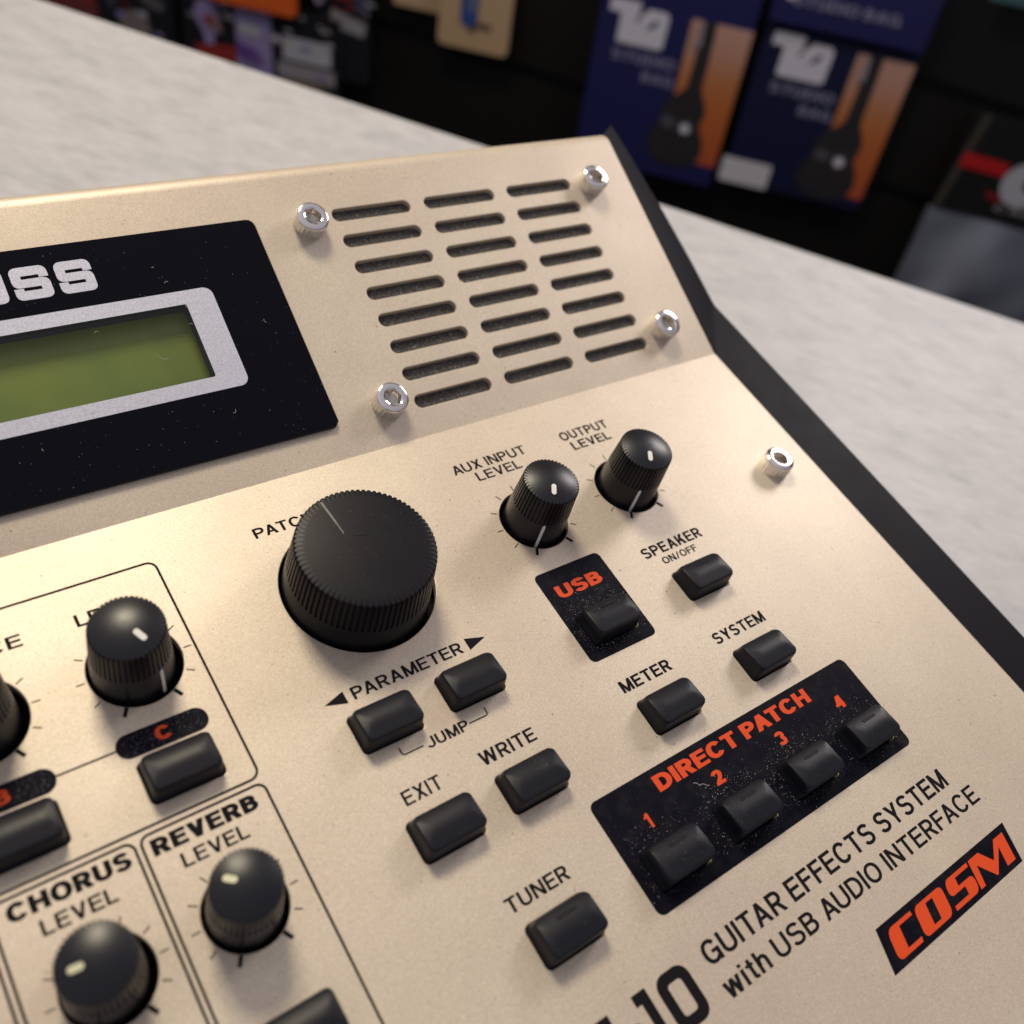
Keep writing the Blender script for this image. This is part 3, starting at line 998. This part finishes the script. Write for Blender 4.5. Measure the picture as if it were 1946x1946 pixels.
dial = from_bm('patch_dial', knob_bm(10.35, 11.2, 9.9, 78, 4.0, 0.26, 0.35), DIALM, unit, IDM, smooth=True, sharp=38)
dial.matrix_local = LOWR @ Matrix.Translation(Vector((-30.9, -22.62, 0)) * MM) @ Matrix.Rotation(R(-1.2), 4, 'Y')
# moulded line and scuff on the dial's face
bm = bmesh.new()
def dz(x, y): return 9.9 + 0.08 + 0.35 * (1 - (x * x + y * y) / (9.99 ** 2)) + 0.02
pa, pb_ = Vector((-2.6, 9.4)), Vector((-2.2, 3.0))
nn = (pb_ - pa).normalized(); pp_ = Vector((-nn.y, nn.x)) * 0.16
prev = None
for i in range(9):
    q = pa.lerp(pb_, i / 8)
    wv = pp_ * (1.0 if i < 6 else 0.6)
    cur = (bm.verts.new((q.x - wv.x, q.y - wv.y, dz(*(q - wv)))), bm.verts.new((q.x + wv.x, q.y + wv.y, dz(*(q + wv)))))
    if prev: bm.faces.new((prev[0], prev[1], cur[1], cur[0]))
    prev = cur
from_bm('pointer_line', bm, mat('dial_line', (0.11, 0.10, 0.09), 0.4), dial, IDM)
bm = bmesh.new()
vs = [bm.verts.new((x, y, dz(x, y) + 0.005)) for x, y in ((-1.2, 2.3), (-0.7, 1.9), (0.1, 1.75), (0.9, 1.5), (1.1, 1.65), (0.5, 2.0), (1.0, 2.05), (0.3, 2.4), (-0.4, 2.5))]
bm.faces.new(vs)
from_bm('scuff_mark', bm, mat('scuff', (0.005, 0.005, 0.006), 0.5, 0, 0.15), dial, IDM)

# ---- buttons
def button_bm(bar=False):
    bm = bmesh.new()
    def Hh(y):                       # crown of the cap, front (0) to back (BD)
        t = y / BD
        return 3.0 + 0.25 * min(1, t / 0.4) - 1.15 * max(0, (t - 0.42) / 0.58) ** 2.0
    def rr_(ins, r): return rrect(ins, ins * 0.9, BW - ins, BD - ins * 0.9, r, 6)
    base = rr_(0.0, 0.7)
    rs = [[bm.verts.new((x, y, -2.5)) for x, y in base], [bm.verts.new((x, y, 0.35)) for x, y in base]]
    rs.append([bm.verts.new((x, y, 0.45)) for x, y in rr_(0.08, 0.7)])
    for ins, f, r in ((0.10, 0.5, 0.75), (0.18, 0.88, 0.85), (0.21, 0.94, 0.88), (0.27, 0.98, 0.88), (0.36, 0.995, 0.85), (0.46, 1.0, 0.8)):
        rs.append([bm.verts.new((x, y, Hh(y) * f)) for x, y in rr_(ins, r)])
    strip(bm, rs)
    edge = rr_(0.46, 0.8)
    pts = [Vector(p) for p in edge]
    es = [(i, (i + 1) % len(edge)) for i in range(len(edge))]
    for j in range(1, 12):
        y = 0.46 * 0.9 + (BD - 2 * 0.46 * 0.9) * j / 12
        for i in range(1, 9):
            x = 0.46 + (BW - 0.92) * i / 9
            if 0.9 < x < BW - 0.9 and 0.75 < y < BD - 0.75 or (1.7 < x < BW - 1.7): pts.append(Vector((x, y)))
    vs, _e, fs = delaunay_2d_cdt(pts, es, [], 1, 1e-5)[:3]
    bv = [bm.verts.new((v.x, v.y, Hh(v.y))) for v in vs]
    for f in fs: bm.faces.new([bv[i] for i in f])
    bmesh.ops.remove_doubles(bm, verts=bm.verts, dist=1e-4)
    return bm


bt = from_bm('button', button_bm(), RUBBER, unit, IDM, smooth=True, sharp=50)
bm = bmesh.new()
# raised bar moulded near the back of some caps
def Hq(y):
    t = y / BD
    return 3.0 + 0.25 * min(1, t / 0.4) - 1.15 * max(0, (t - 0.42) / 0.58) ** 2.0
ring = rrect(3.0, 4.0, 6.3, 4.55, 0.26, 5)
a = [bm.verts.new((x, y, Hq(y) + 0.05)) for x, y in offset_ring(ring, -0.06)]
b = [bm.verts.new((x, y, Hq(y) - 0.05)) for x, y in ring]
strip(bm, [a, b]); bm.faces.new(a)
bar = from_bm('indicator_bar', bm, plastic('bar_plastic', (0.005, 0.005, 0.008), 0.55, spec=0.15), bt, IDM, smooth=True, sharp=40)
BARS = {4, 7, 8, 9, 10, 11, 12}
MARK = ['PARAMETER left', 'PARAMETER right', 'EXIT', 'WRITE', 'TUNER', 'METER', 'SYSTEM', 'SPEAKER', 'USB', 'DIRECT PATCH 1', 'DIRECT PATCH 2', 'DIRECT PATCH 3', 'DIRECT PATCH 4', 'C', 'B', 'REVERB']
first = True
for i, (x, y) in enumerate(BUT):
    if i == 4:
        o = bt
        kids = (bar,)
    else:
        o = bt.copy(); C.objects.link(o); o.parent = unit
        if i in BARS:
            d = bar.copy(); C.objects.link(d); d.parent = o
    o.matrix_local = LOWR @ Matrix.Translation(Vector((x + 0.05, y + 0.05, 0)) * MM)
    o['label'] = 'button marked ' + MARK[i]

# ---- printed plates
DPP = rpoly([(-18.53, -84.63, 1.1), (37.88, -84.63, 1.1), (37.88, -67.51, 1.1), (-18.53, -67.51, 1.1)], 6)
USP = rpoly([(-4.23, -49.72, 1.0), (9.47, -49.72, 1.0), (9.47, -32.45, 1.0), (-4.23, -32.45, 1.0)], 6)
hb = lambda ids: [offset_ring(hole_b[i], 0.03) for i in ids]
flat('direct_patch_plate', [(DPP, hb((9, 10, 11, 12)))], PLATE, unit, LOW, 0.02)
flat('usb_plate', [(USP, hb((8,)))], PLATE, unit, LOW, 0.02)
pillc = rrect(-70.45, -34.95, -58.65, -31.55, 1.65, 10)
pillb = rrect(-89.4, -34.95, -77.6, -31.55, 1.65, 10)
for pz in (pillc, pillb): flat('letter_plate', [(pz, [])], PLATE, unit, LOW, 0.03)

LG = lambda *a, **k_: legend(*a, parent=unit, **k_)
LG('AUX INPUT', -5.2, 10.2, -9.55, 1.95, bold=0.155)
LG('LEVEL', -1.75, 7.6, -12.1, 1.9, bold=0.155)
LG('OUTPUT', 18.5, 29.75, -9.5, 1.95)
LG('LEVEL', 19.5, 28.6, -12.1, 1.9)
LG('PATCH/VALUE', -41.25, -20.1, -9.6, 1.85)
LG('SPEAKER', 16.95, 30.9, -37.3, 2.05, bold=0.185)
LG('ON/OFF', 19.75, 27.85, -39.45, 1.35)
LG('SYSTEM', 18.0, 29.95, -55.95, 2.0, bold=0.180)
LG('METER', -2.6, 7.7, -56.05, 2.0, bold=0.185)
LG('WRITE', -28.75, -19.4, -56.1, 2.05, bold=0.165)
LG('EXIT', -41.15, -35.3, -56.1, 2.05, bold=0.150)
LG('TUNER', -36.3, -26.4, -74.4, 2.0)
LG('PARAMETER', -40.15, -21.85, -39.55, 1.9, bold=0.160)
LG('JUMP', -34.4, -27.5, -50.45, 1.6)
flat('arrow_mark', [([(-44.4, -38.65), (-41.2, -39.65), (-41.2, -37.68)], [])], INK, unit, LOW)
flat('arrow_mark', [([(-17.55, -38.58), (-20.8, -37.55), (-20.8, -39.6)], [])], INK, unit, LOW)


def pathline(pts, w):
    """thin stroke along points as quads"""
    polys = []
    L_ = [Vector(p) for p in pts]
    left, right = [], []
    for i, p in enumerate(L_):
        d = (L_[min(i + 1, len(L_) - 1)] - L_[max(i - 1, 0)]).normalized()
        nrm = Vector((-d.y, d.x)) * w / 2
        left.append(tuple(p + nrm)); right.append(tuple(p - nrm))
    return (right + left[::-1], [])


flat('bracket_mark', [pathline([(-38.15, -48.45)] + [(-38.15 + 0.45 - 0.45 * math.cos(R(t)), -49.25 - 0.43 * math.sin(R(t))) for t in range(0, 91, 15)] + [(-34.9, -49.68)], 0.2)], INK, unit, LOW)
flat('bracket_mark', [pathline([(-24.0, -48.45)] + [(-24.0 - 0.45 + 0.45 * math.cos(R(t)), -49.25 - 0.43 * math.sin(R(t))) for t in range(0, 91, 15)] + [(-27.25, -49.68)], 0.2)], INK, unit, LOW)
LG('USB', -2.1, 7.05, -37.85, 2.35, m=ORANGE, bold=0.235, z=0.04)
LG('DIRECT PATCH', -7.4, 26.5, -71.05, 2.45, m=ORANGE, bold=0.235, z=0.04)
for t, x0, x1, y0 in (('1', -12.2, -11.3, -74.55), ('2', 1.45, 3.35, -74.5), ('3', 15.6, 17.45, -74.5), ('4', 29.9, 31.85, -74.5)):
    LG(t, x0, x1, y0, 2.15, m=ORANGE, bold=0.235, z=0.04)
LG('GUITAR EFFECTS SYSTEM', -16.3, 38.35, -92.75, 2.95, bold=0.165)
LG('with USB AUDIO INTERFACE', -16.4, 41.6, -97.15, 2.75, bold=0.155)
LG('REVERB', -71.05, -57.85, -47.7, 2.1, bold=0.240)
LG('LEVEL', -68.55, -60.3, -50.5, 1.85)
LG('CHORUS', -87.05, -73.55, -47.6, 2.1, bold=0.240)
LG('LEVEL', -84.4, -76.2, -50.5, 1.85)
LG('LEVEL', -68.75, -59.6, -14.4, 1.95)
LG('BALANCE', -91.6, -75.5, -14.35, 1.9)
LG('C', -65.5, -63.5, -34.1, 1.9, m=ORANGE, bold=0.235, z=0.05)
LG('B', -84.6, -82.75, -34.1, 1.9, m=ORANGE, bold=0.235, z=0.05)


def outline(x0, y0, x1, y1, r, w):
    return (rrect(x0 - w / 2, y0 - w / 2, x1 + w / 2, y1 + w / 2, r + w / 2, 8), [rrect(x0 + w / 2, y0 + w / 2, x1 - w / 2, y1 - w / 2, r - w / 2, 8)])


LW = 0.33
flat('box_line', [outline(-130, -43.94, -56.12, -7.9, 1.3, LW)], INK, unit, LOW)
flat('box_line', [outline(-71.95, -84, -56.18, -44.8, 1.1, LW)], INK, unit, LOW)
flat('box_line', [outline(-88.5, -84, -72.73, -44.8, 1.1, LW)], INK, unit, LOW)
flat('box_line', [outline(-105.1, -84, -89.3, -44.8, 1.1, LW)], INK, unit, LOW)
flat('link_line', [([(-77.7, -33.38), (-70.35, -33.38), (-70.35, -33.12), (-77.7, -33.12)], [])], INK, unit, LOW)

# tick marks round each knob hole
for k_, (x, y, r) in KN.items():
    if k_ == 'patch': continue
    po_ = []
    for dgr in range(-60, 241, 30):
        thick = dgr in (-60, 240)
        w = 0.5 if thick else 0.16
        r0, r1 = (r + 0.12, r + 1.45) if thick else (r + 0.4, r + 1.5)
        ca, sa = math.cos(R(dgr)), math.sin(R(dgr))
        po_.append(([(x + ca * a_ - sa * b_, y + sa * a_ + ca * b_) for a_, b_ in ((r0, -w / 2), (r1, -w / 2), (r1, w / 2), (r0, w / 2))], []))
    flat('tick_marks', po_, INK, unit, LOW)

# slanted four-letter badge
SL = 0.352
def sk(p): return (p[0] + (p[1] + 107.2) * SL, p[1])
def skp(ring): return [sk(p) for p in ring]
flat('badge_plate', [(skp([(6.95, -107.22), (39.9, -107.22), (39.9, -101.5), (6.95, -101.5)]), [])], PLATE, unit, LOW, 0.02)
yb, yt = -106.42, -102.48
cC = rpoly([(8.75, yb, 1.0), (14.25, yb), (14.4, yb + 0.62), (11.25, yb + 0.62), (11.25, yt - 0.55), (14.4, yt - 0.55), (14.25, yt), (8.75, yt, 1.0)])
cO = (rpoly([(15.05, yb, .9), (21.85, yb, .9), (21.85, yt, .9), (15.05, yt, .9)]), [rpoly([(17.6, yb + .62), (19.3, yb + .62), (19.3, yt - .55), (17.6, yt - .55)])])
cS = rpoly([(22.75, yt, .9), (22.75, yb + 1.72, .8), (26.4, yb + 1.72), (26.4, yb + .62), (22.75, yb + .62), (22.75, yb), (28.85, yb, .9), (28.85, yb + 2.3, .8), (25.2, yb + 2.3), (25.2, yt - .55), (28.7, yt - .55), (28.7, yt)])
cM = rpoly([(29.15, yb), (30.35, yb), (30.5, yt - 1.2), (33.6, yb), (33.9, yb), (36.6, yt - 1.2), (36.5, yb), (38.75, yb), (38.75, yt), (36.2, yt), (34.35, yb + 1.75), (31.9, yt), (29.15, yt)])
flat('badge_letters', [(skp(cC), []), (skp(cO[0]), [skp(cO[1][0])]), (skp(cS), []), (skp(cM), [])], ORANGE, unit, LOW, 0.04)

# large model number at the lower edge of the picture
B0, B1 = -97.0, -90.0
one = rpoly([(-28.2, B1), (-28.2, B1 - 1.4), (-27.35, B1 - 1.4), (-27.35, B0), (-25.95, B0), (-25.95, B1)])
zero = (rpoly([(-24.65, B0, 1.6), (-19.35, B0, 1.6), (-19.35, B1, 1.6), (-24.65, B1, 1.6)]), [rpoly([(-23.15, B0 + 1.45, .5), (-20.85, B0 + 1.45, .5), (-20.85, B1 - 1.45, .5), (-23.15, B1 - 1.45, .5)])])
tee = rpoly([(-39.6, B1), (-39.6, B1 - 1.45), (-36.6, B1 - 1.45), (-36.6, B0), (-35.1, B0), (-35.1, B1 - 1.45), (-32.1, B1 - 1.45), (-32.1, B1)])
dash = [(-31.6, -94.2), (-29.0, -94.2), (-29.0, -92.8), (-31.6, -92.8)]
gee = rpoly([(-47.4, B0, 1.5), (-41.0, B0, 1.0), (-41.0, -93.0), (-44.2, -93.0), (-44.2, -94.2), (-42.5, -94.2), (-42.5, B0 + 1.45), (-45.9, B0 + 1.45), (-45.9, B1 - 1.45), (-41.0, B1 - 1.45), (-41.0, B1), (-47.4, B1, 1.5)])
flat('model_number', [(gee, []), (tee, []), (dash, []), (one, []), zero], INK, unit, LOW)

# ---- dust and lint lying on the dark surfaces
def fleck(bm, x, y, z_, s):
    n = rng.choice((5, 6, 7)); a0 = rng.random() * 6.28
    el = rng.uniform(0.6, 1.0)
    ca = rng.random() * 3.14
    pts = []
    for i in range(n):
        a = a0 + i * 6.283 / n
        r = s * rng.uniform(0.8, 1.3)
        px, py = r * math.cos(a), r * math.sin(a) * el
        pts.append((x + px * math.cos(ca) - py * math.sin(ca), y + px * math.sin(ca) + py * math.cos(ca), z_ + rng.uniform(0, 0.05)))
    bm.faces.new([bm.verts.new(p) for p in pts])


def lint(bm, pts, w, z_):
    L_ = [Vector(p) for p in pts]
    prev = None
    for i, p in enumerate(L_):
        d = (L_[min(i + 1, len(L_) - 1)] - L_[max(i - 1, 0)]).normalized()
        q = Vector((-d.y, d.x)) * w / 2
        cur = (bm.verts.new((p.x + q.x, p.y + q.y, z_)), bm.verts.new((p.x - q.x, p.y - q.y, z_)))
        if prev: bm.faces.new((prev[0], cur[0], cur[1], prev[1]))
        prev = cur


def inside_hole(x, y, pad=0.15):
    for i in (8, 9, 10, 11, 12):
        bx, by = BUT[i]
        if bx - pad < x < bx + BW + pad and by - pad < y < by + BD + pad: return True
    return False


bm = bmesh.new()
for i, cnt in ((9, 230), (10, 420), (11, 420), (12, 260), (8, 420)):
    bx, by = BUT[i]
    lim = (-18.3, -84.4, 37.6, -67.8) if i != 8 else (-4.0, -49.5, 9.2, -32.7)
    k_ = 0
    while k_ < cnt:
        # gather close to the sides and the back of each button
        side = rng.choice('BBBLRF')
        d = abs(rng.gauss(0, 1.6))
        if side == 'B': x, y = bx + rng.uniform(-0.8, BW + 0.8), by + BD + 0.25 + d
        elif side == 'L': x, y = bx - 0.25 - d * 0.8, by + rng.uniform(-0.5, BD + 1)
        elif side == 'R': x, y = bx + BW + 0.3 + d * 0.9, by + rng.uniform(-0.5, BD + 1)
        else: x, y = bx + rng.uniform(0, BW), by - 0.25 - d * 0.4
        k_ += 1
        if not (lim[0] < x < lim[2] and lim[1] < y < lim[3]) or inside_hole(x, y): continue
        fleck(bm, x, y, 0.06, rng.choice((0.018, 0.02, 0.022, 0.025, 0.03, 0.03, 0.04, 0.06)))
for _ in range(260):
    x, y = rng.uniform(-18, 37.4), rng.uniform(-84.3, -68)
    if not inside_hole(x, y): fleck(bm, x, y, 0.06, rng.choice((0.018, 0.02, 0.03)))
for _ in range(170):
    x, y = rng.uniform(-3.9, 9.1), rng.uniform(-49.4, -32.8)
    if not inside_hole(x, y): fleck(bm, x, y, 0.06, rng.choice((0.018, 0.02, 0.035)))
for x0, x1 in ((-70.2, -58.9), (-89, -77.9)):
    for _ in range(260):
        x, y = rng.uniform(x0 + 0.5, x1 - 0.5), rng.uniform(-34.8, -31.7)
        fleck(bm, x, y, 0.06, rng.choice((0.018, 0.022, 0.03, 0.04)))
lint(bm, [(-1.9 + 0.35 * t + 0.12 * math.sin(t * 1.6), -72.4 - 0.22 * t + 0.16 * math.sin(t * 2.1)) for t in [i * 0.5 for i in range(14)]], 0.06, 0.07)
o = from_bm('dust', bm, DUST, unit, LOW, recalc=False); o['kind'] = 'stuff'

# finer dust on the tops of some buttons and on the dial
bm = bmesh.new()
for i, cnt in ((3, 40), (4, 18), (7, 22), (8, 60), (9, 30), (10, 26), (11, 26), (12, 24), (5, 18), (6, 16)):
    bx, by = BUT[i]
    for _ in range(cnt):
        x, y = rng.uniform(0.7, BW - 0.7), rng.uniform(0.6, BD - 0.7)
        if i == 3: x, y = 5.9 + rng.gauss(0, 0.7), 3.4 + rng.gauss(0, 0.55)
        if i == 8 and rng.random() < 0.8: y = BD - 0.9 - abs(rng.gauss(0, 0.7))
        x = min(max(x, 0.8), BW - 0.8); y = min(max(y, 0.7), BD - 0.8)
        fleck(bm, bx + x, by + y, Hq(y) + 0.03, rng.choice((0.02, 0.025, 0.035)))
for _ in range(150):
    a, r = rng.random() * 6.28, 10.0 * math.sqrt(rng.random())
    x, y = r * math.cos(a), r * math.sin(a)
    fleck(bm, -30.9 + x - 0.2, -22.62 + y, 10.25 + 0.35 * (1 - r * r / 100), rng.choice((0.018, 0.022, 0.03)))
o = from_bm('dust', bm, DUST, unit, LOW, recalc=False); o['kind'] = 'stuff'
bm = bmesh.new()
for _ in range(380):
    x, y = rng.uniform(-75, -20.2), rng.uniform(6.2, 45)
    if y > 25 and rng.random() < 0.4: continue
    fleck(bm, x, y, 0.78, rng.choice((0.03, 0.035, 0.045, 0.05, 0.06, 0.08)) * 0.66)
for _ in range(9):
    x, y, a = rng.uniform(-72, -22), rng.uniform(8, 44), rng.random() * 6.28
    L_ = rng.uniform(0.3, 0.9)
    lint(bm, [(x + L_ * t * math.cos(a + 1.5 * t), y + L_ * t * math.sin(a + 1.5 * t)) for t in [i / 6 for i in range(7)]], 0.05, 0.79)
lint(bm, [(-44.0, 24.6), (-43.8, 24.0), (-43.3, 23.4), (-42.9, 23.3), (-42.4, 23.5)], 0.04, 0.8)
o = from_bm('dust', bm, DUST, unit, UPP, recalc=False); o['kind'] = 'stuff'

# specks of grime on the gold paint, thickest beside the knobs
bm = bmesh.new()
for _ in range(520):
    q = rng.random()
    if q < 0.35: x, y = rng.gauss(-73, 2.6), rng.gauss(-22, 4.5)
    elif q < 0.5: x, y = rng.gauss(-44, 5), rng.gauss(-24, 8)
    else: x, y = rng.uniform(-90, 66), rng.uniform(-110, -1)
    bad = any((x - a) ** 2 + (y - b) ** 2 < (r + 0.5) ** 2 for a, b, r in KN.values()) or any(a - .4 < x < a + BW + .4 and b - .4 < y < b + BD + .4 for a, b in BUT)
    if bad: continue
    fleck(bm, x, y, 0.012, rng.choice((0.02, 0.025, 0.03, 0.04, 0.055)))
o = from_bm('grime', bm, mat('grime_brown', (0.14, 0.095, 0.06), 0.9), unit, LOW, recalc=False); o['kind'] = 'stuff'
